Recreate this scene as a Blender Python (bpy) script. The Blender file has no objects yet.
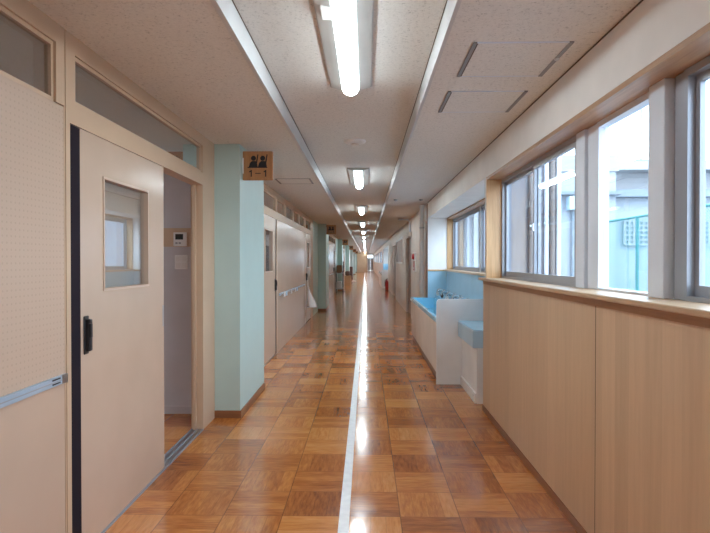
import bpy, bmesh, math, random
from mathutils import Vector, Matrix
random.seed(7)
S = bpy.context.scene
C = S.collection

# ------------------------------------------------------------------ materials
class N:
    """tiny node-tree writer"""
    def __init__(s, name):
        s.m = bpy.data.materials.new(name); s.m.use_nodes = True
        s.t = s.m.node_tree; s.t.nodes.clear()
        s.out = s.t.nodes.new('ShaderNodeOutputMaterial')
    def n(s, typ, **kw):
        x = s.t.nodes.new(typ)
        for k, v in kw.items(): setattr(x, k, v)
        return x
    def l(s, a, b): s.t.links.new(a, b)
    def put(s, v, sock):
        if hasattr(v, 'links'): s.l(v, sock)
        else: sock.default_value = v
    def math(s, op, a, b=0.0, c=None):
        x = s.n('ShaderNodeMath', operation=op)
        s.put(a, x.inputs[0]); s.put(b, x.inputs[1])
        if c is not None: s.put(c, x.inputs[2])
        return x.outputs[0]
    def pos(s):
        g = s.n('ShaderNodeNewGeometry'); return g.outputs['Position']
    def xyz(s, v):
        x = s.n('ShaderNodeSeparateXYZ'); s.l(v, x.inputs[0]); return x.outputs
    def comb(s, a, b, c):
        x = s.n('ShaderNodeCombineXYZ')
        for i, v in enumerate((a, b, c)): s.put(v, x.inputs[i])
        return x.outputs[0]
    def noise(s, vec, scale, detail=2.0, rough=.5):
        x = s.n('ShaderNodeTexNoise'); s.l(vec, x.inputs['Vector'])
        x.inputs['Scale'].default_value = scale; x.inputs['Detail'].default_value = detail
        x.inputs['Roughness'].default_value = rough
        return x.outputs['Fac']
    def vmul(s, v, xyz):
        x = s.n('ShaderNodeVectorMath', operation='MULTIPLY'); s.l(v, x.inputs[0]); x.inputs[1].default_value = xyz
        return x.outputs[0]
    def ramp(s, f, stops):
        x = s.n('ShaderNodeValToRGB'); s.put(f, x.inputs[0])
        e = x.color_ramp.elements
        while len(e) < len(stops): e.new(.5)
        for i, (p, c) in enumerate(stops):
            e[i].position = p; e[i].color = (*c, 1)
        return x.outputs[0]
    def mix(s, f, a, b):
        x = s.n('ShaderNodeMix', data_type='RGBA'); s.put(f, x.inputs[0])
        for v, i in ((a, 6), (b, 7)):
            if isinstance(v, tuple): x.inputs[i].default_value = (*v[:3], 1)
            else: s.l(v, x.inputs[i])
        return x.outputs[2]
    def bsdf(s, col, rough=.5, metal=0.0, bump=None, bstr=.2, bdist=.01, spec=.5, coat=0.0, coatr=.1):
        b = s.n('ShaderNodeBsdfPrincipled')
        if isinstance(col, tuple): b.inputs['Base Color'].default_value = (*col[:3], 1)
        else: s.l(col, b.inputs['Base Color'])
        s.put(rough, b.inputs['Roughness']); b.inputs['Metallic'].default_value = metal
        b.inputs['Specular IOR Level'].default_value = spec
        b.inputs['Coat Weight'].default_value = coat; b.inputs['Coat Roughness'].default_value = coatr
        if bump is not None:
            u = s.n('ShaderNodeBump'); u.inputs['Strength'].default_value = bstr; u.inputs['Distance'].default_value = bdist
            s.l(bump, u.inputs['Height']); s.l(u.outputs[0], b.inputs['Normal'])
        s.l(b.outputs[0], s.out.inputs[0])
        return s.m

def plain(name, col, rough=.5, metal=0.0, var=.06, scale=3.0, spec=.5, coat=0.0, coatr=.1):
    k = N(name); p = k.pos()
    f = k.noise(p, scale, 3)
    lo = tuple(c * (1 - var) for c in col); hi = tuple(min(1, c * (1 + var)) for c in col)
    return k.bsdf(k.ramp(f, [(.3, lo), (.7, hi)]), rough, metal, spec=spec, coat=coat, coatr=coatr)

def wood(name, c1, c2, axis='Z', rough=.45, scale=1.0, plank=None, coat=0.0):
    k = N(name); p = k.pos()
    st = {'Z': (14, 14, .8), 'Y': (14, .8, 14), 'X': (.8, 14, 14)}[axis]
    v = k.vmul(p, tuple(x * scale for x in st))
    f = k.noise(v, 2.2, 5, .6)
    g = k.noise(k.vmul(v, (5, 5, 5)), 3.0, 2)
    f = k.math('ADD', k.math('MULTIPLY', f, .75), k.math('MULTIPLY', g, .25))
    if plank:
        q = k.xyz(p)[1]
        idx = k.math('FLOOR', k.math('DIVIDE', q, plank))
        w = k.n('ShaderNodeTexWhiteNoise', noise_dimensions='1D'); k.l(idx, w.inputs['W'])
        f = k.math('ADD', k.math('MULTIPLY', f, .75), k.math('MULTIPLY', w.outputs[0], .25))
    return k.bsdf(k.ramp(f, [(.3, c1), (.68, c2)]), rough, bump=f, bstr=.05, bdist=.002, coat=coat)

def emis(name, col, st):
    k = N(name); e = k.n('ShaderNodeEmission'); e.inputs[0].default_value = (*col, 1); e.inputs[1].default_value = st
    k.l(e.outputs[0], k.out.inputs[0]); return k.m

def glass(name, tint=(.93, .97, 1), ior=1.5, boost=1.0, rough=0.0):
    k = N(name)
    t = k.n('ShaderNodeBsdfTransparent'); t.inputs[0].default_value = (*tint, 1)
    g = k.n('ShaderNodeBsdfGlossy'); g.inputs['Color'].default_value = (.86, .94, 1, 1); g.inputs['Roughness'].default_value = rough
    f = k.n('ShaderNodeFresnel'); ge = k.n('ShaderNodeNewGeometry')
    # same index on both faces of the thin pane
    k.l(k.math('ADD', ior, k.math('MULTIPLY', ge.outputs['Backfacing'], 1.0 / ior - ior)), f.inputs[0])
    mx = k.n('ShaderNodeMixShader'); k.l(k.math('MULTIPLY', f.outputs[0], boost), mx.inputs[0])
    k.l(t.outputs[0], mx.inputs[1]); k.l(g.outputs[0], mx.inputs[2]); k.l(mx.outputs[0], k.out.inputs[0])
    return k.m

def parquet():
    k = N('parquet_floor'); p = k.pos(); X, Y, Z = k.xyz(p)
    s = .324
    u = k.math('DIVIDE', k.math('SUBTRACT', X, .188), s); v = k.math('DIVIDE', k.math('SUBTRACT', Y, 3.352), s)
    i = k.math('FLOOR', u); j = k.math('FLOOR', v)
    fu = k.math('SUBTRACT', u, i); fv = k.math('SUBTRACT', v, j)
    par = k.math('FLOORED_MODULO', k.math('ADD', i, j), 2.0)           # 0: slats lie along X
    a = k.math('ADD', k.math('MULTIPLY', fv, k.math('SUBTRACT', 1.0, par)), k.math('MULTIPLY', fu, par))
    b = k.math('ADD', k.math('MULTIPLY', fu, k.math('SUBTRACT', 1.0, par)), k.math('MULTIPLY', fv, par))
    a4 = k.math('MULTIPLY', a, 4.0); sl = k.math('FLOOR', a4); fa = k.math('SUBTRACT', a4, sl)
    w = k.n('ShaderNodeTexWhiteNoise', noise_dimensions='3D'); k.l(k.comb(i, j, sl), w.inputs['Vector'])
    w2 = k.n('ShaderNodeTexWhiteNoise', noise_dimensions='3D'); k.l(k.comb(i, j, 17.0), w2.inputs['Vector'])
    gv = k.comb(k.math('ADD', k.math('MULTIPLY', b, 1.3), k.math('MULTIPLY', i, 7.3)),
                k.math('ADD', k.math('MULTIPLY', a4, 1.6), k.math('MULTIPLY', j, 3.7)), k.math('MULTIPLY', w.outputs[0], 31.0))
    g1 = k.noise(gv, 2.3, 4, .6)
    g2 = k.noise(k.vmul(gv, (1.0, 7.0, 1.0)), 3.0, 3, .6)
    f = k.math('ADD', k.math('MULTIPLY', w.outputs[0], .13), k.math('MULTIPLY', g1, .44))
    f = k.math('ADD', f, k.math('MULTIPLY', g2, .22)); f = k.math('ADD', f, k.math('MULTIPLY', w2.outputs[0], .24))
    col = k.ramp(f, [(.27, (.20, .050, .012)), (.42, (.42, .130, .028)), (.57, (.62, .230, .055)), (.80, (.78, .37, .13))])
    # joints
    def edge(t, wd): return k.math('LESS_THAN', k.math('MINIMUM', t, k.math('SUBTRACT', 1.0, t)), wd)
    big = k.math('MAXIMUM', k.math('MULTIPLY', edge(fu, .008), .62), k.math('MULTIPLY', edge(fv, .006), .5))
    small = k.math('MULTIPLY', edge(fa, .016), .28)
    e = k.math('MAXIMUM', big, small)
    col = k.mix(e, col, (.045, .016, .008))
    wob = k.noise(k.vmul(p, (1, .7, 1)), 9.0, 3)
    rg = k.math('ADD', .06, k.math('MULTIPLY', k.noise(p, 9.0, 3), .16))
    m_ = k.bsdf(col, rg, bump=wob, bstr=.26, bdist=.004, spec=.85)
    # every block sits at its own very slight tilt
    bs_ = [x for x in k.t.nodes if x.type == 'BSDF_PRINCIPLED'][0]; bn = [x for x in k.t.nodes if x.type == 'BUMP'][0]
    va = k.n('ShaderNodeVectorMath', operation='SUBTRACT'); k.l(w2.outputs['Color'], va.inputs[0]); va.inputs[1].default_value = (.5, .5, .5)
    vb = k.n('ShaderNodeVectorMath', operation='MULTIPLY'); k.l(va.outputs[0], vb.inputs[0]); vb.inputs[1].default_value = (.006, .006, 0)
    vc = k.n('ShaderNodeVectorMath', operation='ADD'); k.l(vb.outputs[0], vc.inputs[0]); k.l(bn.outputs[0], vc.inputs[1])
    vd = k.n('ShaderNodeVectorMath', operation='NORMALIZE'); k.l(vc.outputs[0], vd.inputs[0]); k.l(vd.outputs[0], bs_.inputs['Normal'])
    return m_

def ceiling_mat(name, base):
    k = N(name); p = k.pos()
    n1 = k.noise(p, 55.0, 3, .7); n2 = k.noise(p, 130.0, 2, .6); n3 = k.noise(p, 16.0, 2, .5)
    f = k.math('ADD', k.math('MULTIPLY', n1, .55), k.math('ADD', k.math('MULTIPLY', n2, .35), k.math('MULTIPLY', n3, .1)))
    d = tuple(c * .62 for c in base); m = tuple(c * .93 for c in base)
    return k.bsdf(k.ramp(f, [(.36, d), (.44, m), (.58, base)]), .9, bump=f, bstr=.25, bdist=.004, spec=.2)

def pegboard():
    k = N('perforated_beige_board'); p = k.pos(); X, Y, Z = k.xyz(p)
    s = .026
    fu = k.math('SUBTRACT', k.math('FRACT', k.math('DIVIDE', Y, s)), .5); fv = k.math('SUBTRACT', k.math('FRACT', k.math('DIVIDE', Z, s)), .5)
    d = k.math('SQRT', k.math('ADD', k.math('MULTIPLY', fu, fu), k.math('MULTIPLY', fv, fv)))
    hole = k.math('LESS_THAN', d, .17)
    return k.bsdf(k.mix(k.math('MULTIPLY', hole, .2), BEIGE, (.20, .14, .10)), .45)

BEIGE = (.53, .38, .28)
M = {}
M['floor'] = parquet()
M['ceil'] = ceiling_mat('speckled_acoustic_ceiling', (.79, .775, .74))
M['white'] = plain('white_paint', (.82, .81, .80), .45)
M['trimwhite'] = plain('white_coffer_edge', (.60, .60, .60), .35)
M['wallwhite'] = plain('offwhite_wall_paint', (.76, .69, .63), .5)
M['upper'] = plain('cream_white_wall', (.80, .76, .73), .5)
M['beige'] = plain('beige_partition_paint', BEIGE, .38, var=.03)
M['beige_gloss'] = plain('beige_laminate', (.56, .41, .31), .22, var=.03, spec=.6)
M['frame'] = plain('tan_frame_paint', (.57, .40, .27), .4, var=.04)
M['peg'] = pegboard()
M['green'] = plain('pale_mint_paint', (.49, .63, .59), .45, var=.03)
M['base'] = wood('brown_baseboard', (.20, .07, .03), (.34, .14, .06), 'Y', .35)
M['basex'] = wood('brown_baseboard_cross', (.20, .07, .03), (.34, .14, .06), 'X', .35)
M['panel'] = wood('pale_birch_panel', (.60, .41, .255), (.72, .51, .335), 'Z', .3, plank=.13)
M['sill'] = wood('pine_sill', (.50, .32, .18), (.66, .46, .30), 'Y', .3)
M['sillz'] = wood('pine_upright', (.46, .25, .11), (.70, .44, .23), 'Z', .35)
M['sillx'] = wood('pine_cross', (.55, .32, .15), (.78, .52, .28), 'X', .35)
M['head'] = wood('shaded_pine_head', (.34, .19, .11), (.55, .34, .20), 'Y', .4)  # pine with the backlit shade of the head boards put into its colour
M['hatchgrey'] = plain('grey_hatch_edge', (.24, .24, .25), .5)
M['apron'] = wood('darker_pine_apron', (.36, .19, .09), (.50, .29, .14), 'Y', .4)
M['seam'] = plain('dark_joint', (.10, .06, .04), .7)
M['strip'] = plain('white_floor_tape', (.88, .87, .86), .3, var=.08, scale=20)
M['black'] = plain('black_plastic', (.02, .018, .02), .35)
M['rubber'] = plain('black_purple_rubber', (.018, .012, .018), .8, spec=.15)
M['steel'] = plain('brushed_steel', (.55, .57, .60), .3, 1.0)
M['alum'] = plain('grey_aluminium', (.36, .38, .43), .35, .2)
M['alumw'] = plain('white_aluminium', (.74, .80, .90), .35)
M['rail'] = plain('pale_blue_steel_rail', (.42, .52, .62), .3, .3)
M['glass'] = glass('clear_window_glass')
M['dglass'] = glass('tinted_interior_glass', (.72, .75, .76), 1.6, 3.4)
M['doorglass'] = glass('clear_door_pane', (.96, .97, .97), 1.5, 1.9)
M['blue'] = plain('glossy_light_blue_sink', (.33, .74, .95), .15, var=.04, coat=.5)
M['bluelight'] = plain('light_blue_backsplash', (.48, .74, .90), .25, var=.04)
M['bluepale'] = plain('pale_blue_laminate', (.46, .65, .80), .35)
M['chrome'] = plain('chrome', (.8, .8, .82), .08, 1.0, var=.01)
def led(name, col, st_):
    # a downward facing LED strip: the cover is brightest underneath and weaker on its flanks
    k = N(name); e = k.n('ShaderNodeEmission'); e.inputs[0].default_value = (*col, 1)
    g = k.n('ShaderNodeNewGeometry'); z = k.xyz(g.outputs['Normal'])[2]
    d = k.math('MAXIMUM', k.math('MULTIPLY', z, -1.0), 0.0)
    k.l(k.math('MULTIPLY', k.math('ADD', .05, k.math('MULTIPLY', d, d)), st_), e.inputs[1])
    k.l(e.outputs[0], k.out.inputs[0]); return k.m
M['lamp'] = led('lit_lamp_diffuser', (.82, .95, 1.0), 47.0)
M['housing'] = plain('white_lamp_housing', (.52, .515, .50), .5)
M['signwood'] = wood('orange_brown_sign_wood', (.36, .16, .06), (.52, .26, .11), 'Z', .4)
M['ink'] = plain('dark_sign_ink', (.012, .01, .012), .5)
M['red'] = plain('red_paint', (.45, .02, .025), .3)
M['brown'] = wood('brown_door_wood', (.22, .11, .06), (.36, .20, .12), 'Z', .35)
M['dbrown'] = wood('dark_brown_wood', (.07, .03, .02), (.13, .06, .04), 'Z', .4)
M['card'] = plain('cardboard', (.42, .24, .12), .8)
M['bag'] = plain('white_plastic_bag', (.80, .80, .82), .35)
M['cloth'] = plain('tan_cloth', (.30, .18, .10), .9)
M['screen'] = plain('dark_grey_display', (.06, .07, .07), .2)
M['grey'] = plain('grey_paint', (.36, .37, .39), .45)
M['room'] = plain('grey_classroom_paint', (.56, .54, .56), .7)
M['lilac'] = plain('pale_lilac_render', (.25, .25, .28), .8)
M['bld'] = plain('pale_blue_building_render', (.34, .38, .43), .8, scale=.6)
M['bld2'] = plain('white_building_render', (.36, .37, .39), .8, scale=.6)
M['shade'] = plain('grey_blue_eave', (.22, .26, .30), .8)
M['pipebrown'] = plain('brown_downpipe', (.20, .17, .16), .6)
M['teal'] = plain('teal_fence_paint', (.03, .24, .25), .5)
M['ground'] = plain('pale_grey_ground', (.24, .24, .24), .9, scale=.8)
M['pink'] = plain('pinkish_door_paint', (.62, .42, .38), .35)
M['paper'] = plain('white_paper', (.78, .76, .74), .7)

# ------------------------------------------------------------------ geometry helpers
class MB:
    def __init__(s): s.bm = bmesh.new()
    def box(s, x0, x1, y0, y1, z0, z1, bev=0.0, seg=1):
        r = bmesh.ops.create_cube(s.bm, size=1.0)
        vs = r['verts']
        for v in vs:
            v.co = Vector(((x0 + x1) / 2 + v.co.x * (x1 - x0), (y0 + y1) / 2 + v.co.y * (y1 - y0), (z0 + z1) / 2 + v.co.z * (z1 - z0)))
        if bev:
            es = list({e for v in vs for e in v.link_edges})
            bmesh.ops.bevel(s.bm, geom=es, offset=bev, segments=seg, affect='EDGES', profile=.5)
        return s
    def cyl(s, p0, p1, r0, r1=None, n=16, caps=True):
        p0, p1 = Vector(p0), Vector(p1); d = p1 - p0
        q = d.to_track_quat('Z', 'Y').to_matrix().to_4x4()
        bmesh.ops.create_cone(s.bm, cap_ends=caps, segments=n, radius1=r0, radius2=r0 if r1 is None else r1, depth=d.length,
                              matrix=Matrix.Translation((p0 + p1) / 2) @ q)
        return s
    def ball(s, c, r, sc=(1, 1, 1), n=12):
        bmesh.ops.create_uvsphere(s.bm, u_segments=n, v_segments=max(6, n // 2 + 2), radius=r,
                                  matrix=Matrix.Translation(c) @ Matrix.Diagonal((*sc, 1)))
        return s
    def tube(s, pts, r, n=10):
        for a, b in zip(pts, pts[1:]): s.cyl(a, b, r, n=n)
        for p in pts[1:-1]: s.ball(p, r * 1.0, n=n)
        return s
    def lathe(s, c, prof, n=20):
        rings = []
        for r, z in prof:
            rings.append([s.bm.verts.new((c[0] + r * math.cos(2 * math.pi * k / n), c[1] + r * math.sin(2 * math.pi * k / n), c[2] + z)) for k in range(n)])
        for a, b in zip(rings, rings[1:]):
            for k in range(n): s.bm.faces.new((a[k], a[(k + 1) % n], b[(k + 1) % n], b[k]))
        s.bm.faces.new(list(reversed(rings[0]))); s.bm.faces.new(rings[-1])
        return s
    def prism(s, pts, axis, a, b):
        """polygon pts in the plane perpendicular to axis, extruded from a to b"""
        def P(p, t):
            return {'X': (t, p[0], p[1]), 'Y': (p[0], t, p[1]), 'Z': (p[0], p[1], t)}[axis]
        A = [s.bm.verts.new(P(p, a)) for p in pts]; B = [s.bm.verts.new(P(p, b)) for p in pts]
        s.bm.faces.new(A); s.bm.faces.new(list(reversed(B)))
        n = len(pts)
        for k in range(n): s.bm.faces.new((A[k], B[k], B[(k + 1) % n], A[(k + 1) % n]))
        return s
    def build(s, name, mat, parent=None, smooth=False):
        bm = s.bm
        bmesh.ops.recalc_face_normals(bm, faces=bm.faces)
        xs = [v.co for v in bm.verts]
        if parent is None:
            mn = Vector([min(c[i] for c in xs) for i in range(3)]); mx = Vector([max(c[i] for c in xs) for i in range(3)])
            org = Vector(((mn.x + mx.x) / 2, (mn.y + mx.y) / 2, mn.z))
        else:
            org = Vector((0, 0, 0)); q = parent
            while q: org += q.location; q = q.parent
        bmesh.ops.translate(bm, verts=bm.verts, vec=-org)
        me = bpy.data.meshes.new(name); bm.to_mesh(me); bm.free()
        me.materials.append(M[mat])
        if smooth:
            for p in me.polygons: p.use_smooth = True
            try: me.set_sharp_from_angle(angle=math.radians(40))
            except Exception: pass
        o = bpy.data.objects.new(name, me); C.objects.link(o)
        if parent is None: o.location = org
        else: o.parent = parent
        return o

def tag(o, label, cat, group=None, kind=None):
    o['label'] = label; o['category'] = cat
    if group: o['group'] = group
    if kind: o['kind'] = kind
    return o
def thing(name, loc, label, cat, group=None, kind=None):
    o = bpy.data.objects.new(name, None); C.objects.link(o); o.location = loc; o.empty_display_size = .1
    return tag(o, label, cat, group, kind)
def dup(root, loc, label=None, group=None):
    r = root.copy(); C.objects.link(r); r.location = loc
    if label: r['label'] = label
    if group: r['group'] = group
    for ch in list(root.children):
        c = ch.copy(); C.objects.link(c); c.parent = r
        for g in list(ch.children):
            d = g.copy(); C.objects.link(d); d.parent = c
    return r
def st(o, label, cat): return tag(o, label, cat, kind='structure')

Y0, Y1 = -2.6, 80.0
XL, XR = -1.35, 1.10
H, HC = 2.44, 2.56
P0, PITCH = 4.92, 10.6
NB = 6

# ------------------------------------------------------------------ shell
st(MB().box(-5.6, 1.46, Y0, Y1 + 1, -.12, 0).build('floor', 'floor'), 'glossy orange brown checkerboard parquet floor of the corridor', 'floor')
c = MB()
c.box(-5.6, -.62, Y0, Y1 + 1, H, H + .25)
c.box(.38, 1.30, Y0, Y1 + 1, H, H + .25)
c.box(-.62, .38, Y0, Y1 + 1, HC, H + .25)
st(c.build('ceiling', 'ceil'), 'speckled acoustic board ceiling with a raised middle strip', 'ceiling')
st(MB().box(-.62, -.596, Y0, Y1, H - .006, HC).build('trim_1', 'trimwhite'), 'white edge of the raised ceiling strip on the classroom side', 'trim')
st(MB().box(.362, .38, Y0, Y1, H - .006, HC).build('trim_2', 'trimwhite'), 'white edge of the raised ceiling strip on the window side', 'trim')
for k_, x_ in ((16, -.5955), (17, .3580)):
    st(MB().box(x_, x_ + .0035, Y0, Y1, HC - .004, HC + .001).build('trim_%d' % k_, 'seam'), 'thin dark joint inside the raised ceiling strip on the %s side' % ('classroom' if k_ == 16 else 'window'), 'trim')
st(MB().box(-.146, -.090, Y0 + .05, Y1 - .1, 0, .0025).build('trim_3', 'strip'), 'white lane line taped along the middle of the parquet floor', 'floor line')

# left wall: one painted timber partition
w = MB(); TH = .10
XI = XL - TH
def seg(y0, y1, z0, z1, x0=XI, x1=XL): w.box(x0, x1, y0, y1, z0, z1)
TS0, TS1 = 2.13, 2.355                       # transom glass
trans = []                                    # (y0, y1) of transom openings
doors = []
# bay 0
seg(Y0, 2.40, TS1, H); seg(2.476, 4.92, TS1, H)
seg(2.476, 4.57, 2.03, TS0)
seg(2.42, 2.468, 0, 2.095, XI, XL - .013); seg(2.40, 2.468, 2.095, H, XI, XL); seg(2.476, 2.512, 0, 2.03); seg(2.476, 2.56, TS0, TS1)
seg(4.57, 4.92, 0, TS1)
seg(2.468, 2.476, 0, H, XI, XL - .004)
seg(4.545, 4.57, 0, 2.03, XI + .02, XI + .045)
seg(.80, .87, 2.095, TS1); seg(-1.0, -.93, 2.095, TS1)
trans += [(-.93, .80), (.87, 2.40), (2.56, 4.57)]
seg(Y0, -1.0, 2.095, TS1)
seg(Y0, 2.42, 0, 2.095, XI, XL - .013)
for b in range(NB):
    P = P0 + PITCH * b
    seg(P, P + PITCH, TS1, H)
    for a, b_ in ((1.25, 3.43), (3.50, 7.36), (7.48, 8.60)): seg(P + a, P + b_, 2.03, TS0)
    seg(P, P + 1.25, 0, TS1)
    seg(P + 3.43, P + 3.50, 0, TS1); seg(P + 7.36, P + 7.48, 0, TS1); seg(P + 8.60, P + PITCH, 0, TS1)
    for q in (4.42, 5.37, 6.32): seg(P + q - .04, P + q + .04, TS0, TS1)
    seg(P + 2.24, P + 2.30, TS0, TS1)
    seg(P + 3.50, P + 7.36, 0, 2.03, XI, XL - .008)
    trans += [(P + 1.25, P + 2.24), (P + 2.30, P + 3.43), (P + 3.50, P + 4.38), (P + 4.46, P + 5.33), (P + 5.41, P + 6.28), (P + 6.36, P + 7.36), (P + 7.48, P + 8.60)]
seg(P0 + PITCH * NB, Y1, 0, H)
st(w.build('wall_left', 'frame'), 'tan painted timber partition frame along the classrooms', 'wall')

# green wall pieces near each pillar and laminate panels: claddings of the partition
for b in range(NB):
    P = P0 + PITCH * b
    st(MB().box(XL, XL + .006, P + 9.20, P + PITCH, 0, H - .002).build('wall_panel', 'green'), f'mint green wall strip before the pillar of bay {b + 2}', 'wall')
    st(MB().box(XL - .008, XL - .001, P + 3.505, P + 7.355, .002, 2.028).build('wall_panel', 'beige_gloss'), f'wide glossy beige wall panel between the two doors of classroom bay {b + 2}', 'wall panel')
pb = MB().box(XL - .012, XL - .004, Y0, 2.466, .885, 2.090).build('wall_panel', 'peg')
st(pb, 'perforated beige board on the partition nearest the camera', 'wall panel')
st(MB().box(XL - .012, XL - .006, Y0, 2.466, .002, .883).build('wall_panel', 'beige'), 'plain beige lower panel under the perforated board', 'wall panel')

# transom windows
def transom(i, y0, y1, lab, TS0=TS0):
    r = thing('window_%d' % i, (XL - .05, (y0 + y1) / 2, TS0), lab, 'transom window', kind='structure')
    f = MB()
    a, b_ = XL - .045, XL - .012
    f.box(a, b_, y0, y1, TS0, TS0 + .018).box(a, b_, y0, y1, TS1 - .018, TS1).box(a, b_, y0, y0 + .018, TS0 + .018, TS1 - .018).box(a, b_, y1 - .018, y1, TS0 + .018, TS1 - .018)
    f.build('frame', 'frame', r)
    MB().box(XL - .030, XL - .026, y0 + .018, y1 - .018, TS0 + .018, TS1 - .018).build('pane', 'dglass', r)
wi = 10
for (a, b_) in trans:
    lab = {0: 'dark transom pane behind the camera side of the perforated board', 1: 'dark glass transom above the perforated beige board', 2: 'long dark glass transom above the open sliding door'}.get(wi - 10)
    if lab is None:
        k = wi - 13; lab = 'narrow dark transom pane %s in the row over classroom bay %d' % (('first', 'second', 'third', 'fourth', 'fifth', 'sixth', 'seventh')[k % 7], k // 7 + 2)
    transom(wi, a, b_, lab, 2.095 if wi < 12 else TS0); wi += 1

# sliding doors
def leaf(i, y0, y1, hs, lab, rub=True, detail=True):
    """hs = -1 handle on the near edge, +1 on the far edge"""
    r = thing('door_%d' % i, (XL - .02, (y0 + y1) / 2, 0.006), lab, 'sliding door', kind='structure')
    x1 = XL - .004; x0 = XL - .040
    wy0, wy1 = y0 + .225, y1 - .265
    wz0, wz1 = 1.245, 1.835
    m = MB()
    m.box(x0, x1, y0, wy0, .012, 2.028).box(x0, x1, wy1, y1, .012, 2.028)
    m.box(x0, x1, wy0, wy1, .012, wz0).box(x0, x1, wy0, wy1, wz1, 2.028)
    m.build('leaf', 'beige_gloss', r)
    f = MB(); t = .013
    f.box(x0 - .002, x1 + .006, wy0, wy1, wz0, wz0 + t).box(x0 - .002, x1 + .006, wy0, wy1, wz1 - t, wz1)
    f.box(x0 - .002, x1 + .006, wy0, wy0 + t, wz0 + t, wz1 - t).box(x0 - .002, x1 + .006, wy1 - t, wy1, wz0 + t, wz1 - t)
    f.build('window_frame', 'beige', r)
    MB().box(x0 + .012, x0 + .017, wy0 + t, wy1 - t, wz0 + t, wz1 - t).build('pane', 'doorglass', r)
    hy = y0 + .045 if hs < 0 else y1 - .045
    h = MB()
    h.box(x1, x1 + .007, hy - .022, hy + .022, .95, 1.135, .003)
    h.box(x1 + .006, x1 + .030, hy - .012, hy + .014, .965, 1.12, .006, 2)
    h.box(x1 + .020, x1 + .036, hy - .016, hy + .004, 1.03, 1.10, .005, 2)
    h.build('handle', 'black', r)
    if rub:
        if hs < 0: MB().box(x0 + .004, x1 + .001, y0 - .090, y0 - .002, .012, 2.026).build('rubber_strip', 'rubber', r)
        else: MB().box(x0 + .004, x1 + .001, y1 + .002, y1 + .062, .012, 2.026).build('rubber_strip', 'rubber', r)
    if detail:
        e = y1 - .018 if hs < 0 else y0 + .018
        MB().box(x1 - .001, x1 + .003, e - .007, e + .007, .965, 1.105, .002).build('finger_pull', 'grey', r)
    return r
leaf(1, 2.605, 3.69, -1, 'beige sliding classroom door standing half open with a small window and black handle')
for b in range(NB):
    P = P0 + PITCH * b
    leaf(2 + 2 * b, P + 2.27, P + 3.35, +1, ['closed beige sliding door just past the first mint pillar', 'closed sliding door just past the second mint pillar', 'closed sliding door just past the third mint pillar', 'distant sliding door after the fourth mint pillar', 'tiny far sliding door after the fifth pillar', 'farthest sliding door on the classroom side'][b])
    leaf(3 + 2 * b, P + 7.555, P + 8.59, -1, ['closed beige sliding door with white bag beside it before the second pillar', 'closed sliding door just before the third mint pillar', 'closed sliding door just before the fourth mint pillar', 'distant sliding door before the fifth mint pillar', 'tiny far sliding door before the sixth pillar', 'farthest sliding door before the corridor partition'][b])
    # stationary leaf hidden mostly by the pillar
    q = MB().box(XL - .088, XL - .05, P + 1.25, P + 2.30, .012, 2.028).build('door_%d' % (20 + b), 'beige'); st(q, 'inner beige door leaf tucked behind pillar number %d' % (b + 1), 'sliding door')
# second leaf of the open door slid behind the first
q = MB().box(XL - .088, XL - .05, 2.54, 3.60, .012, 2.028).build('door_30', 'beige'); st(q, 'second beige leaf slid behind the half open door', 'sliding door')
# door sill track
r = thing('door_track', (XL - .05, 3.55, 0), 'grey metal floor track under the half open classroom door', 'door track')
MB().box(XL - .098, XL + .004, 2.54, 4.565, .0, .006).build('plate', 'steel', r)
t = MB()
for x in (XL - .094, XL - .047, XL - .001): t.box(x - .002, x + .003, 2.54, 4.565, .006, .011)
t.build('guide_rib', 'alum', r)
for b in range(3):
    P = P0 + PITCH * b
    tag(MB().box(XL - .09, XL + .002, P + 1.3, P + 3.42, 0, .006).build('door_track', 'steel'), 'grey floor track of the sliding door past pillar %s' % ('one', 'two', 'three')[b], 'door track')

# rails on the panels
def rail(y0, y1, lab, hooks):
    r = thing('wall_rail', (XL, (y0 + y1) / 2, .86), lab, 'rail', 'steel rails across the beige partitions')
    MB().box(XL - .004, XL + .010, y0, y1, .858, .896, .002).build('rail_bar', 'rail', r)
    MB().box(XL + .010, XL + .0115, y0 + .03, y1 - .03, .874, .879).build('groove', 'grey', r)
    if hooks == 0:
        for z in (.866, .884):
            MB().box(XL + .010, XL + .012, y1 - .12, y1 - .06, z, z + .006).build('slot', 'black', r)
        MB().box(XL + .008, XL + .013, y1 - .045, y1, .856, .898, .002).build('end_cap', 'steel', r)
    else:
        for k in range(hooks):
            y = y0 + .12 + (y1 - y0 - .3) * k / hooks
            MB().tube([(XL + .010, y, .880), (XL + .045, y, .872), (XL + .050, y, .890)], .006, 6).build('hook', 'chrome', r)
    return r
rail(Y0 + .1, 2.462, 'pale blue steel rail across the nearest beige partition', 0)
rail(8.58, 12.22, 'steel hook rail across the wide panel past the first pillar', 12)
rail(8.58 + PITCH, 12.22 + PITCH, 'distant steel hook rail across the panel past the second pillar', 12)
for (k, ya, z, sc, mt) in ((0, 8.75, .885, 1, 'paper'), (1, 8.98, .88, .8, 'bluepale'), (2, 9.55, .885, .9, 'paper'), (3, 10.1, .88, .8, 'paper'), (4, 10.35, .88, .7, 'bluepale')):
    tag(MB().box(XL + .058, XL + .070, ya - .06 * sc, ya + .06 * sc, z - .05 * sc, z + .03 * sc, .004).build('hanging_tag', mt),
        ['white card clipped nearest on the hook rail', 'small blue tag second along the hook rail', 'white card third along the hook rail', 'white card fourth along the hook rail', 'small blue tag farthest along the hook rail'][k], 'tag', 'tags on the hook rail')

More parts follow.
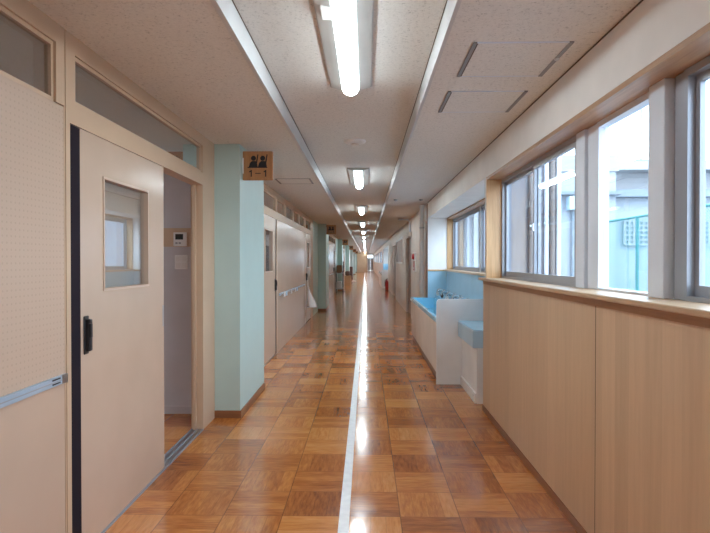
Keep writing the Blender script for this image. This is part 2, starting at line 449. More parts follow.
# pillars
for b in range(NB + 1):
    P = P0 + PITCH * b
    st(MB().box(XI + .001, -1.122, P, P + 1.16, 0, H - .001).build('pillar', 'green'), '%s mint green square pillar along the classroom wall' % ('nearest', 'second', 'third', 'fourth', 'fifth', 'sixth', 'farthest')[b], 'pillar')
    k = MB().box(-1.122, -1.112, P - .010, P + 1.17, 0, .065)
    st(k.build('baseboard_left', 'base'), 'brown baseboard at the corridor face of the %s pillar' % ('nearest', 'second', 'third', 'fourth', 'fifth', 'sixth', 'farthest')[b], 'baseboard')
    k = MB().box(XL, -1.122, P - .010, P, 0, .065)
    st(k.build('baseboard_left', 'basex'), 'brown baseboard across the front of the %s pillar' % ('nearest', 'second', 'third', 'fourth', 'fifth', 'sixth', 'farthest')[b], 'baseboard')

# classroom shells behind the partition
cl = MB()
cl.box(-5.6, -5.5, Y0, Y1, 0, 1.0).box(-5.6, -5.5, Y0, Y1, 2.0, H)
y = Y0
while y < Y1: cl.box(-5.6, -5.5, y, y + (2.6 if int(y * 3) % 2 else 3.4), 1.0, 2.0); y += 4.4
st(cl.build('wall_outer', 'room'), 'grey outer wall inside the dim classrooms', 'wall')
st(MB().box(-5.5, XI, 5.05, 5.15, 0, H).build('wall_classroom', 'room'), 'grey inner classroom wall seen through the open door', 'wall')
for b in range(1, NB): st(MB().box(-5.5, XI, P0 + PITCH * b + .1, P0 + PITCH * b + .2, 0, H).build('wall_classroom', 'room'), 'cross wall between classrooms behind pillar %d' % (b + 1), 'wall')
st(MB().box(-5.5, XI, 5.03, 5.05, 1.53, 1.70).build('trim_4', 'frame'), 'pale wooden rail across the classroom wall behind the thermostat', 'trim')
st(MB().box(-5.5, XI, 5.035, 5.05, 0, .07).build('baseboard_classroom', 'room'), 'grey baseboard inside the classroom', 'baseboard')
r = thing('thermostat', (-1.69, 5.03, 1.54), 'white wall thermostat with a dark display seen through the open door', 'thermostat')
MB().box(-1.75, -1.63, 5.008, 5.03, 1.535, 1.66, .004).build('case', 'white', r)
MB().box(-1.73, -1.66, 5.005, 5.008, 1.595, 1.645).build('display', 'screen', r)
bt = MB().box(-1.73, -1.71, 5.005, 5.008, 1.555, 1.57).box(-1.70, -1.68, 5.005, 5.008, 1.555, 1.57); bt.build('button', 'grey', r)
r = thing('light_switch', (-1.69, 5.05, 1.33), 'white switch plate below the thermostat inside the classroom', 'switch')
MB().box(-1.75, -1.63, 5.040, 5.05, 1.325, 1.455, .004).build('plate', 'white', r)
for x in (-1.715, -1.665):
    for z in (1.36, 1.42): MB().box(x - .02, x + .02, 5.035, 5.040, z - .022, z + .022, .003).build('rocker', 'paper', r)

# ------------------------------------------------------------------ right wall
R = MB(); XO = 1.29
R.box(XR + .012, XO, Y0, 5.22, 0, 1.185)                 # behind the birch panels
R.box(XR + .012, XO, 5.10, 5.22, 1.185, 2.165)            # pier before the alcove
R.box(XR, XO, Y0, 5.22, 2.165, H)
st(R.build('wall_right', 'upper'), 'cream white wall band above the wooden window sill', 'wall')
st(MB().box(XR, 1.60, 5.22, 9.9, 2.165, H).build('wall_alcove_beam', 'upper'), 'pale boxed beam over the sink alcove', 'wall')
Z = MB()
st(MB().box(XO + .001, 1.775, 5.10, 5.22, -.35, 3.4).build('wall_alcove_near', 'lilac'), 'pale lilac outside face of the sink alcove seen through the near window', 'wall')
for (xa, rr, mt, lb) in ((1.495, .021, 'pipebrown', 'slim brown downpipe outside, nearer the jamb'), (1.565, .022, 'alumw', 'white downpipe outside between the two brown ones'), (1.635, .019, 'alumw', 'second white downpipe outside right of the sash joint'), (1.690, .022, 'pipebrown', 'brown downpipe outside right of the sash joint'), (1.745, .020, 'alumw', 'white downpipe on the outer corner of the alcove')):
    r = thing('downpipe', (xa, 5.055, -.35), lb, 'pipe', 'downpipes on the alcove corner')
    MB().cyl((xa, 5.07, -.35), (xa, 5.07, 3.4), rr, n=14).build('pipe', mt, r, True)
    for z in (.8, 2.3): MB().box(xa - rr - .003, xa + rr + .003, 5.065, 5.099, z, z + .02).build('clamp', 'shade', r)
st(MB().box(1.44, 1.62, 5.22, 9.9, 0, 1.222).build('wall_alcove_back', 'white'), 'low white wall behind the blue backsplash', 'wall')
Z.box(XR, 1.62, 9.9, 10.0, 0, 2.165)
st(Z.build('wall_alcove', 'white'), 'white end wall of the sink alcove beside the pipe', 'wall')
F = MB()                                                     # far right wall with door openings
DO = [(13.6, 15.2), (20.7, 22.6)]
ys = 10.0
for a, b_ in DO: F.box(XR, XO, ys, a, 0, H); F.box(XR, XO, a, b_, 2.0, H); ys = b_
F.box(XR, XO, ys, 27.6, 0, H)
F.box(XR, 1.6, 27.6, 35.4, 2.165, H); F.box(1.44, 1.6, 27.6, 35.4, 0, 1.24); F.box(XO, 1.6, 27.5, 27.6, 0, H); F.box(XR, 1.6, 35.4, 35.5, 0, H); F.box(XR, XO, 35.5, 36.6, 0, H)
ys = 36.6
for a, b_ in ((38, 47), (48, 57), (58, 67), (69, 78)): F.box(XR, XO, ys, a, 0, H); F.box(XR, XO, a, b_, 0, 1.24); F.box(XR, XO, a, b_, 2.15, H); ys = b_
F.box(XR, XO, ys, Y1, 0, H)
st(F.build('wall_far_right', 'wallwhite'), 'off-white corridor wall beyond the sink alcove', 'wall')
# birch wainscot panels
for k, (a, b_) in enumerate(((Y0, -.96), (-.956, .858), (.862, 2.676), (2.680, 5.22))):
    st(MB().box(XR, XR + .012, a, b_, .05, 1.185).build('wall_panel', 'panel'), ['birch wainscot panel behind the camera', 'birch wainscot panel beside the camera', 'pale birch wainscot panel in the near corner below the window', 'pale birch wainscot panel between the panel seam and the sink'][k], 'wall panel')
st(MB().box(XR - .0006, XR + .01, 2.6755, 2.6805, .05, 1.185).build('trim_15', 'seam'), 'dark vertical seam between two birch wainscot panels', 'trim')
st(MB().box(XR - .008, XR + .012, Y0, 5.22, 0, .05).build('baseboard_right', 'base'), 'brown baseboard below the birch wainscot', 'baseboard')
st(MB().box(XR, XR + .0125, 5.22, 5.226, 0, 1.185).build('trim_5', 'sillz'), 'slim end edge of the birch wainscot by the sink', 'trim')
st(MB().box(XR - .004, XR + .001, Y0, 9.9, H - .007, H - .001).build('trim_6', 'seam'), 'dark shadow joint where the wall band meets the ceiling', 'trim')  # dark-coloured strip draws the shadow line of the ceiling gap
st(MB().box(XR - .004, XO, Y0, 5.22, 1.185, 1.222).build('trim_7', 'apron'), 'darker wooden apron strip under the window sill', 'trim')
st(MB().box(XR - .045, XR + .150, Y0, 5.235, 1.222, 1.246, .004).build('trim_8', 'sill'), 'long glossy pine window sill over the birch wainscot', 'window sill')
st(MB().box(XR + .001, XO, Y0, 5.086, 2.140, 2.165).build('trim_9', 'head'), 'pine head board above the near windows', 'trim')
st(MB().box(XR - .002, XR + .135, 5.085, 5.10, 1.246, 2.165).build('trim_10', 'sillz'), 'broad pine jamb at the far end of the near windows', 'trim')
# near windows
WZ0, WZ1 = 1.246, 2.140
def ring(m, x0, x1, y0, y1, z0, z1, t, tb=None, tt=None):
    tb = tb or t; tt = tt or t
    m.box(x0, x1, y0, y1, z0, z0 + tb).box(x0, x1, y0, y1, z1 - tt, z1).box(x0, x1, y0, y0 + t, z0 + tb, z1 - tt).box(x0, x1, y1 - t, y1, z0 + tb, z1 - tt)
    return m
def slider(i, y0, y1, mid, lab, x=1.235, z0=WZ0, z1=WZ1, t=.045):
    r = thing('window_%d' % i, (x + .03, (y0 + y1) / 2, z0), lab, 'window', kind='structure')
    ring(MB(), x, x + .055, y0, y1, z0, z1, .028, .018, .03).build('outer_frame', 'alum', r)
    for (a, b_, xx) in ((y0 + .028, mid + .022, x + .005), (mid - .022, y1 - .028, x + .030)):
        sname = ring(MB(), xx, xx + .022, a, b_, z0 + .018, z1 - .03, .030, .042, .030).build('sash', 'alum', r)
        MB().box(xx + .009, xx + .013, a + .03, b_ - .03, z0 + .06, z1 - .06).build('pane', 'glass', sname)
    MB().box(x - .010, x + .005, mid - .012, mid + .012, 1.62, 1.68, .003).build('latch', 'steel', r)
    return r
slider(1, 3.27, 5.085, 4.13, 'aluminium sliding window nearest the wooden jamb showing brown and white downpipes')
slider(3, .15, 2.19, 1.2, 'aluminium sliding window at the near edge with grey sash and teal fence beyond')
r = thing('window_2', (1.26, 2.75, WZ0), 'fixed clear window between two white posts', 'window', kind='structure')
ring(MB(), 1.235, 1.29, 2.40, 3.00, WZ0, WZ1, .022, .012, .03).build('outer_frame', 'alumw', r)
MB().box(1.262, 1.266, 2.422, 2.978, WZ0 + .012, WZ1 - .03).build('pane', 'glass', r)
for k, (a, b_) in enumerate(((3.00, 3.27), (2.19, 2.40))):
    p_ = thing('window_post', (1.25, (a + b_) / 2, WZ0), ['white double aluminium post between the jamb-side window and the fixed window', 'wide white aluminium post between fixed window and nearest sliding window'][k], 'window post', kind='structure')
    m = (a + b_) / 2
    MB().box(1.205 if k else 1.225, 1.29, m + (.012 if not k else -.02), b_, WZ0, WZ1, .003).build('post_face', 'alumw', p_)
    MB().box(1.240, 1.29, a, m - (.004 if not k else .034), WZ0, WZ1, .003).build('post_side', 'alumw' if not k else 'alum', p_)
    MB().box(1.262, 1.285, m - (.004 if not k else .034), m + (.012 if not k else -.02), WZ0, WZ1).build('post_joint', 'grey', p_)
slider(4, Y0 + .1, .15, -1.2, 'aluminium sliding window beside and behind the camera')
# alcove window
st(MB().box(1.44, 1.60, 9.885, 9.90, 1.25, 2.165).build('trim_11', 'sillz'), 'pine jamb at the far end of the alcove window', 'trim')
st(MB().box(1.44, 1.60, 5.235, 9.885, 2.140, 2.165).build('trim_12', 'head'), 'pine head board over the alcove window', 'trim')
st(MB().box(1.385, 1.62, 5.23, 9.885, 1.222, 1.25, .003).build('trim_13', 'sill'), 'pine ledge running above the blue backsplash', 'window sill')
st(MB().box(XR, 1.385, 9.86, 9.90, 1.222, 1.25, .003).build('trim_14', 'sillx'), 'short pine ledge on the far side of the alcove', 'window sill')
slider(5, 5.24, 7.52, 6.4, 'alcove window half nearer the camera', 1.545, 1.25, 2.14)
slider(6, 7.58, 9.885, 8.72, 'alcove window half above the far end of the blue sink', 1.545, 1.25, 2.14)
st(MB().box(1.545, 1.60, 7.52, 7.58, 1.25, 2.14).build('window_post', 'alumw'), 'white post in the middle of the alcove window', 'window post')
# far windows
for k, (a, b_) in enumerate(((38, 47), (48, 57), (58, 67), (69, 78))): slider((7, 8, 9, 61)[k], a, b_, (a + b_) / 2, '%s of the far corridor windows past the second sink' % ('first', 'second', 'third', 'last')[k], 1.2, 1.24, 2.15)
slider(60, 27.62, 35.38, 31.5, 'window above the second distant sink', 1.545, 1.24, 2.165)

# ------------------------------------------------------------------ ceiling lights
def hv(y1, first=False, lab='', grp='tube lights in a row along the ceiling strip'):
    L = 1.44; cx = -.10; y0 = y1 - L
    r = thing('ceiling_light', (cx, y1 - L / 2, HC), lab, 'ceiling light', grp)
    m = MB(); m.prism([(cx - .135, HC), (cx + .135, HC), (cx + .135, HC - .012), (cx + .128, HC - .016), (cx + .058, HC - .034), (cx - .058, HC - .034), (cx - .128, HC - .016), (cx - .135, HC - .012)], 'Y', y0, y1 - .03)
    m.build('housing', 'housing', r)
    d = MB(); n = 10
    pts = [(cx + .057 * math.cos(math.pi * k / n), HC - .035 - .056 * math.sin(math.pi * k / n)) for k in range(n + 1)]
    d.prism(pts, 'Y', y0 + .01, y1 - .10)
    d.ball((cx, y1 - .10, HC - .037), .0565, (1, .5, .96))
    d.build('diffuser', 'lamp', r, True)
    return r
base = hv(3.70, lab='long bright tube light overhead nearest the camera')
MB().box(-.205, -.155, 2.47, 2.58, HC - .045, HC - .018, .004).build('sensor_box', 'white', base)
order = ('second', 'third', 'fourth', 'fifth', 'sixth', 'seventh')
proto = hv(3.70 + 4.65, lab='second bright tube light along the corridor ceiling strip')
k = 2; y = 3.70 + 4.65 * 2
while y < Y1 - 1:
    lab = ('%s tube light along the corridor ceiling strip counting from the camera' % order[k - 1]) if k < 6 else 'tiny tube light in the far distance of the ceiling strip'
    dup(proto, (-.10, y - .72, HC), lab); k += 1; y += 4.65
dup(proto, (-.10, -1.575, HC), 'tube light on the ceiling strip behind the camera')
# smoke detector
r = thing('smoke_detector', (-.106, 5.37, HC), 'round white smoke detector between the first and second tube light', 'smoke detector')
MB().lathe((-.106, 5.37, HC - .03), [(.055, 0), (.095, .010), (.105, .022), (.105, .03)], 28).build('body', 'white', r, True)
MB().lathe((-.106, 5.37, HC - .045), [(.02, 0), (.035, .004), (.038, .015)], 20).build('sensor_head', 'wallwhite', r, True)
# small ceiling knobs
for k, (x, y_) in enumerate(((.50, 9.4), (.93, 9.4))):
    tag(MB().lathe((x, y_, H - .03), [(.015, 0), (.03, .01), (.035, .03)], 14).build('ceiling_sensor', 'grey', None, True), ['small grey ceiling sensor closer to the tube lights', 'small grey ceiling sensor closer to the white pipe'][k], 'sensor', 'small sensors on the window-side ceiling')
# access hatches
def hatch(x0, x1, y0, y1, lab, lock=False, cm='alumw'):
    r = thing('ceiling_hatch', ((x0 + x1) / 2, (y0 + y1) / 2, H), lab, 'ceiling hatch', 'square access hatches in the ceiling')
    MB().box(x0 + .02, x1 - .02, y0 + .008, y1 - .008, H - .004, H + .0).build('hatch_panel', 'ceil', r)
    MB().box(x0, x0 + .018, y0, y1, H - .007, H - .0).build('side_frame', 'hatchgrey', r)
    MB().box(x1 - .022, x1, y0, y1, H - .007, H - .0).build('side_frame', 'hatchgrey', r)
    for a, b_ in ((y0, y0 + .006), (y1 - .006, y1)): MB().box(x0 + .018, x1 - .022, a, b_, H - .006, H).build('cross_frame', cm, r)
    MB().box(x0 + .018, x0 + .024, y0 + .01, y1 - .01, H - .0068, H).build('gap', 'seam', r)
    if lock: MB().lathe((x1 - .01, (y0 + y1) / 2 - .03, H - .014), [(.010, 0), (.014, .004), (.014, .014)], 14).build('lock', 'steel', r, True)
hatch(.51, .985, 2.655, 3.14, 'nearer square ceiling hatch with grey edges and a round lock', True)
hatch(.503, .988, 3.417, 3.888, 'farther square ceiling hatch just past the one with the lock')
hatch(-1.155, -.70, 6.99, 7.44, 'square ceiling hatch beside the classroom sign', False, 'hatchgrey')

# ------------------------------------------------------------------ class signs
def sign(y, lab, z0=2.134):
    x0, x1 = -1.122 + .002, -1.122 + .276; w_, h_ = x1 - x0, .263
    r = thing('class_sign', (-1.1, y, z0), lab, 'sign', 'wooden class signs sticking out from the pillars')
    MB().box(x0, x1, y, y + .022, z0, z0 + h_, .004).build('board', 'signwood', r)
    MB().box(-1.122, -1.112, y - .004, y + .028, z0 + .06, z0 + h_ - .06, .002).build('bracket', 'white', r)
    f = y - .0015
    g = MB()
    def U(u): return x0 + w_ * u
    def V(v): return z0 + h_ * v
    for k in (0, .305):
        # head, body seated at a desk, raised arm
        hx, hz = U(.36 + k), V(.755)
        g.prism([(hx + .023 * math.cos(t * math.pi / 8), hz + .023 * math.sin(t * math.pi / 8)) for t in range(16)], 'Y', f, y)
        g.prism([(U(.20 + k), V(.45)), (U(.50 + k), V(.45)), (U(.475 + k), V(.60)), (U(.43 + k), V(.66)), (U(.31 + k), V(.66)), (U(.245 + k), V(.60))], 'Y', f, y)
        g.prism([(U(.43 + k), V(.55)), (U(.48 + k), V(.58)), (U(.525 + k), V(.88)), (U(.49 + k), V(.89))], 'Y', f, y)
    g.box(U(.16), U(.82), f, y, V(.425), V(.455))
    g.build('pictogram', 'ink', r)
    for u in (.265, .745):
        t = MB(); a_, b_ = U(u), U(u + .038)
        t.prism([(a_, V(.12)), (b_, V(.12)), (b_, V(.35)), (a_ + .004, V(.35)), (a_ - .014, V(.30)), (a_ - .014, V(.27)), (a_, V(.29))], 'Y', f, y)
        t.build('numeral_one', 'ink', r)
    MB().box(U(.42), U(.60), f, y, V(.222), V(.248)).build('dash', 'ink', r)
    return r
pr = sign(5.03, 'nearest wooden class sign reading 1-1 with two pupils raising hands')
for b in range(1, NB): dup(pr, (-1.1, 5.03 + PITCH * b, 2.150), ['', 'wooden class sign on the second mint pillar', 'wooden class sign on the third mint pillar', 'small distant class sign on the fourth pillar', 'tiny distant class sign on the fifth pillar', 'tiniest class sign on the sixth pillar'][b])

# ------------------------------------------------------------------ sink
YA, YB = 6.34, 9.88
r = thing('washing_sink', (1.1, (YA + YB) / 2, 0), 'long light blue washing trough with cream front in the alcove', 'sink')
m = MB()
m.box(.82, .84, YA, YB + .1, .10, .69).build('front_panel', 'wallwhite', r)
m = MB()
m.box(.80, .84, YA, YB + .1, .69, .752, .006); m.box(1.20, 1.24, YA, YB, .56, .75)
m.box(.84, 1.20, YA, YB, .55, .57); m.box(.84, 1.24, YB - .04, YB, .57, .752); m.box(.84, 1.20, YA, YA + .02, .57, .752)
m.box(.84, 1.10, YB, YB + .1, .69, .752)
m.build('basin', 'blue', r)
MB().box(1.24, 1.425, YA, YB, .75, .80, .004).build('tap_ledge', 'bluelight', r)
MB().box(.84, .855, YA, YB + .08, 0, .10).build('kick_board', 'base', r)
MB().box(.84, 1.09, YB + .085, YB + .1, 0, .69).build('side_panel', 'wallwhite', r)
q = MB(); pts = [(1.425, 0), (1.425, .967)]
for t_ in range(7):
    a = math.pi / 2 + t_ * math.pi / 12
    pts.append((.80 + .04 + .04 * math.cos(a), .927 + .04 * math.sin(a)))
pts.append((.80, 0))
q.prism(pts, 'Y', 6.30, 6.338); q.build('end_panel', 'white', r)
bs = thing('backsplash', (1.43, 7.5, .93), 'light blue backsplash panel around the sink alcove', 'backsplash')
MB().box(1.426, 1.439, 5.23, 9.885, .72, 1.22).build('back_board', 'bluelight', bs)
MB().box(1.10, 1.425, 9.885, 9.899, .752, 1.22).build('side_board', 'bluelight', bs)
def faucet(y, lab):
    x = 1.33; z = .80
    r = thing('faucet', (x, y, z), lab, 'faucet', 'chrome faucets in a row on the blue sink')
    MB().lathe((x, y, z), [(.026, 0), (.026, .008), (.016, .012), (.016, .06), (.02, .065), (.02, .085), (.010, .09)], 14).build('body', 'chrome', r, True)
    pts = [(x, y, z + .06)]
    for t_ in range(7):
        a = math.pi * t_ / 6; pts.append((x - .055 - .055 * math.cos(math.pi - a) * -1 if False else x - .055 + .055 * math.cos(a), y, z + .07 + .05 * math.sin(a)))
    pts.append((x - .11, y, z + .045))
    MB().tube(pts, .009, 8).build('spout', 'chrome', r, True)
    h = MB().cyl((x, y, z + .09), (x, y, z + .105), .006)
    h.cyl((x - .028, y, z + .108), (x + .028, y, z + .108), .007).cyl((x, y - .028, z + .108), (x, y + .028, z + .108), .007)
    h.build('tap_handle', 'chrome', r, True)
    return r
ow = ('nearest', 'second', 'third', 'fourth', 'fifth', 'farthest')
f0 = faucet(6.75, 'nearest chrome faucet on the blue sink')
for k in range(1, 6): dup(f0, (1.33, 6.75 + .56 * k, .80), '%s chrome faucet along the blue sink' % ow[k])
f0['label'] = 'chrome faucet nearest the white end panel of the sink'
# soaps in nets hanging from taps
def soap(y, lab, mt):
    r = thing('soap_net', (1.20, y, .70), lab, 'soap', 'soap nets hanging at the faucets')
    MB().ball((1.235, y + .06, .835), .028, (.9, 1, 1.3)).build('soap', mt, r, True)
    MB().tube([(1.235, y + .06, .86), (1.255, y + .04, .885), (1.29, y + .01, .875)], .003, 5).build('net_cord', 'ink', r)
for k in range(1, 6): soap(6.75 + .56 * k, 'soap net hanging from the %s faucet of the sink' % ow[k], ('paper', 'dbrown', 'paper', 'dbrown', 'paper')[k - 1])
# low slop sink
r = thing('low_sink', (1.25, 5.86, 0), 'low white cabinet sink with a blue top between wainscot and trough', 'sink')
MB().box(1.086, 1.42, 5.44, 6.295, .0, .55).build('cabinet', 'white', r)
m = MB()
m.box(1.040, 1.42, 5.42, 6.295, .55, .72, .008, 2)
m.build('basin_box', 'bluepale', r)
MB().box(1.045, 1.42, 5.425, 6.29, .7201, .727, .003).build('lid', 'bluelight', r)
MB().box(1.070, 1.086, 5.46, 6.295, .0, .10).build('kick_board', 'white', r)
MB().cyl((1.068, 5.55, .06), (1.086, 5.55, .06), .01).build('screw_cap', 'grey', r)

# ------------------------------------------------------------------ right wall beyond the alcove
tag(MB().box(XR - .01, XR, 9.92, 10.17, 0, H - .02).build('corner_board', 'brown'), 'brown wooden upright at the far corner of the sink alcove', 'board')
r = thing('wall_pipe', (1.03, 10.32, 0), 'vertical white pipe from ceiling to floor past the sink', 'pipe')
MB().cyl((1.035, 10.32, .0), (1.035, 10.32, H), .043, n=18).build('pipe', 'white', r, True)
for z in (.7, 2.0): MB().cyl((1.035, 10.32, z), (1.035, 10.32, z + .03), .05, n=18).build('clamp', 'steel', r, True)
r = thing('conduit', (1.04, 14.0, 2.0), 'thin white conduit bent down from the ceiling past the pipe', 'pipe')
MB().tube([(.78, 13.4, 2.40), (1.0, 13.4, 2.40), (1.06, 13.4, 2.34), (1.06, 13.4, 2.06)], .022, 8).build('conduit_pipe', 'alumw', r, True)
MB().box(1.02, XR, 13.34, 13.46, 2.0, 2.10, .004).build('junction_box', 'wallwhite', r)
r = thing('fire_alarm', (XR, 12.6, 1.2), 'white fire alarm panel with red lamp on the wall past the pipe', 'fire alarm')
MB().box(XR - .03, XR, 12.20, 12.62, 1.16, 1.58, .004).build('case', 'white', r)
MB().box(XR - .034, XR - .03, 12.26, 12.56, 1.19, 1.40).build('plate', 'red', r)
MB().box(XR - .037, XR - .034, 12.34, 12.48, 1.22, 1.26).build('button', 'paper', r)
MB().cyl((XR - .03, 12.41, 1.50), (XR - .075, 12.41, 1.50), .075, .05, 16).build('lamp', 'red', r, True)
for k, (a, b_) in enumerate(DO):
    q = thing('door_%d' % (40 + k), (XR + .05, (a + b_) / 2, 0), ['brown wooden door before the framed board', 'dark brown door beyond the framed board'][k], 'door', kind='structure')
    MB().box(XR + .06, XR + .10, a, b_, .01, 2.0).build('leaf', 'brown' if k == 0 else 'dbrown', q)
    MB().cyl((XR + .06, a + .1, 1.0), (XR + .02, a + .1, 1.0), .02).build('knob', 'steel', q, True)
    # room backing
r = thing('notice_board', (XR, 18, 1.31), 'white framed brown notice board between the two right doors', 'notice board')
ring(MB(), XR - .03, XR, 16.3, 19.9, 1.31, 2.12, .06).build('frame', 'white', r)
MB().box(XR - .012, XR, 16.36, 19.84, 1.37, 2.06).build('board', 'brown', r)
r = thing('fire_extinguisher', (1.02, 26.0, 0), 'red fire extinguisher standing by the right wall', 'fire extinguisher')
MB().lathe((.99, 26.4, .02), [(.07, 0), (.08, .02), (.08, .38), (.06, .44), (.025, .47), (.02, .50)], 18).build('cylinder', 'red', r, True)
MB().box(.94, 1.04, 26.39, 26.41, .52, .54).box(.98, 1.04, 26.39, 26.41, .56, .575).build('handle', 'black', r)
MB().tube([(.98, 26.38, .53), (.90, 26.36, .46), (.895, 26.36, .20)], .012, 8).build('hose', 'black', r, True)
MB().lathe((.99, 26.4, 0), [(.085, 0), (.085, .02)], 18).build('base_ring', 'black', r, True)
# second distant sink
r = thing('washing_sink', (1.1, 32, 0), 'distant light blue sink farther down the window wall', 'sink')
MB().box(.82, .84, 28.4, 35.3, .0, .66).build('front_panel', 'wallwhite', r)
MB().box(.80, .86, 28.4, 35.3, .66, .75).box(.86, 1.42, 28.4, 35.3, .66, .70).build('basin', 'blue', r)
MB().box(.80, 1.42, 28.36, 28.4, 0, .95).build('end_panel', 'white', r)
MB().box(1.425, 1.438, 28.4, 35.38, .70, 1.22).build('backsplash', 'bluelight', r)
MB().box(1.10, 1.42, 35.36, 35.39, .70, 1.22).build('backsplash_end', 'bluelight', r)
# things standing along the far left
r = thing('bag', (XL + .1, 12.42, .35), 'white plastic bag hanging from the door handle past the hook rail', 'bag')
m = MB(); cx, cy = XL + .125, 12.42
rings = []
for (z, rx, ry, dx) in ((.355, .085, .07, .03), (.37, .115, .10, .02), (.45, .105, .09, .0), (.56, .075, .06, -.02), (.68, .035, .028, -.05), (.78, .014, .012, -.072)):
    rings.append([m.bm.verts.new((cx + dx + rx * math.cos(t * math.pi / 8) * (1 + .08 * math.sin(3 * t)), cy + ry * math.sin(t * math.pi / 8) * (1 + .08 * math.cos(2.3 * t)), z)) for t in range(16)])
for a, b_ in zip(rings, rings[1:]):
    for t in range(16): m.bm.faces.new((a[t], a[(t + 1) % 16], b_[(t + 1) % 16], b_[t]))
m.bm.faces.new(list(reversed(rings[0]))); m.bm.faces.new(rings[-1])
m.build('bag_body', 'bag', r, True)
MB().tube([(cx - .072, cy, .77), (cx - .082, cy, .86), (cx - .085, cy + .03, .97)], .005, 6).build('bag_strap', 'bag', r)
# rack with cloth in front of the third pillar
r = thing('cleaning_rack', (-1.15, 24.6, 0), 'small metal rack with folded tan cloth beside the far pillar', 'rack')
for k, (x, y_) in enumerate(((-1.32, 24.3), (-1.02, 24.3), (-1.32, 25.0), (-1.02, 25.0))): MB().cyl((x, y_, 0.0), (x, y_, .95), .014, n=8).build('leg', 'black', r)
for z in (.18, .85): MB().box(-1.33, -1.01, 24.28, 25.02, z, z + .025).build('shelf', 'steel', r)
tag(MB().box(-1.30, -1.06, 24.32, 24.95, .875, 1.22, .06, 3).build('cloth_pile', 'cloth', None, True), 'tan cloth bundle lying on the metal rack', 'cloth')
tag(MB().box(-1.30, -1.08, 24.32, 24.9, .205, .50, .02).build('bucket_box', 'paper'), 'white box on the low shelf of the metal rack', 'box')
r = thing('coat_stand', (-1.03, 25.7, 0), 'tall narrow dark brown stand in front of the third pillar', 'stand')
MB().box(-1.07, -1.03, 25.6, 25.75, .03, 1.38, .005).build('upright', 'dbrown', r)
MB().box(-1.12, -.98, 25.5, 25.85, 0, .03, .005).build('foot', 'dbrown', r)
r = thing('cardboard_box', (-1.0, 32, 0), 'brown cardboard box on the floor past the third pillar', 'box')
MB().box(-1.24, -.86, 31.8, 32.3, 0, .55).build('carton', 'card', r)
MB().box(-1.24, -1.055, 31.8, 32.3, .55, .557).box(-1.045, -.86, 31.8, 32.3, .55, .557).build('flap', 'card', r)
tag(MB().box(-1.20, -.92, 31.85, 32.25, .557, .82, .07, 3).build('tote_bag', 'dbrown', None, True), 'dark brown bag sitting on the cardboard box', 'bag')
tag(MB().box(-1.32, -1.08, 45.0, 45.5, 0, .95, .03, 2).build('floor_cabinet', 'dbrown'), 'dark low cabinet far along the classroom side', 'cabinet')
tag(MB().box(-.95, -.70, 37.5, 38.0, 0, .05, .01).build('floor_mat', 'paper'), 'flat white mat lying on the floor in the far distance', 'mat')
for b, (a, b_) in enumerate(((48.6, 57.8), (37.9, 47.2))):
    st(MB().box(XL + .001, XL + .008, a, b_, 0, 2.02).build('wall_panel', 'pink'), ['pinkish far wall panel just before the corridor partition', 'pinkish wall panel in the far distance past the fourth pillar'][b], 'wall panel')

# end of the corridor
e = MB().box(XL - .2, .25, Y1, Y1 + .12, 0, HC).box(1.0, 1.3, Y1, Y1 + .12, 0, HC).box(.25, 1.0, Y1, Y1 + .12, 2.27, HC)
st(e.build('wall_end', 'wallwhite'), 'end wall of the corridor in the far distance', 'wall')
r = thing('door_50', (.62, Y1, 0), 'dark double door with bright glass above at the end of the corridor', 'door', kind='structure')
MB().box(.25, .62, Y1 + .03, Y1 + .08, .01, 1.75).box(.63, 1.0, Y1 + .03, Y1 + .08, .01, 1.75).build('leaf', 'grey', r)
MB().box(.25, 1.0, Y1 + .03, Y1 + .08, 1.75, 1.82).build('frame', 'black', r)
MB().box(.25, 1.0, Y1 + .05, Y1 + .055, 1.82, 2.27).build('pane', 'dglass', r)
st(MB().box(XI, .12, 68.6, 68.7, 0, H).box(-.62, .12, 68.6, 68.7, H, HC).build('wall_partition', 'frame'), 'tan partition closing the classroom side of the far corridor', 'wall')
st(MB().box(-5.6, 1.3, Y0 - .1, Y0, 0, HC).build('wall_back', 'upper'), 'plain wall behind the camera', 'wall')

# ------------------------------------------------------------------ outside
st(MB().box(1.66, 45, -20, 90, -.5, -.35).build('ground', 'ground'), 'pale paved yard outside the windows', 'ground')
r = thing('school_wing', (2.9, 12, -.35), 'pale lilac wing wall outside the alcove window', 'building')
MB().box(1.75, 4.07, 12.0, 16, -.35, 8).build('wing_wall', 'lilac', r)
for (a, b_) in ((2.0, 2.08), (2.45, 2.53)): MB().box(a, b_, 11.92, 12.0, -.35, 8).build('downpipe', 'pipebrown', r)
for (a, b_) in ((2.12, 2.2), (2.30, 2.38)): MB().box(a, b_, 11.88, 12.0, -.35, 8).build('pilaster', 'bld2', r)
MB().cyl((4.10, 11.9, -.35), (4.10, 11.9, 8), .03).build('pipe', 'bluepale', r)
r = thing('outbuilding', (8, 21, -.35), 'pale blue flat roofed building with utility box beyond the fence end', 'building')
MB().box(4.3, 9.35, 21.0, 23.2, -.35, 4.75).build('wall', 'bld', r)
MB().box(4.3, 9.43, 20.6, 21.0, 3.85, 3.97).build('canopy', 'shade', r)
MB().box(4.3, 9.43, 20.9, 23.2, 4.75, 5.35).build('roof_band', 'bld2', r)
ub = thing('utility_box', (7.5, 20.9, 3.1), 'pale grey utility box on the building wall with a pipe below', 'box')
MB().box(7.50, 7.92, 20.62, 21.0, 3.30, 3.80, .01).build('box_body', 'bluepale', ub)
MB().cyl((7.72, 20.93, -.35), (7.72, 20.93, 3.30), .05).build('pipe', 'shade', ub, True)
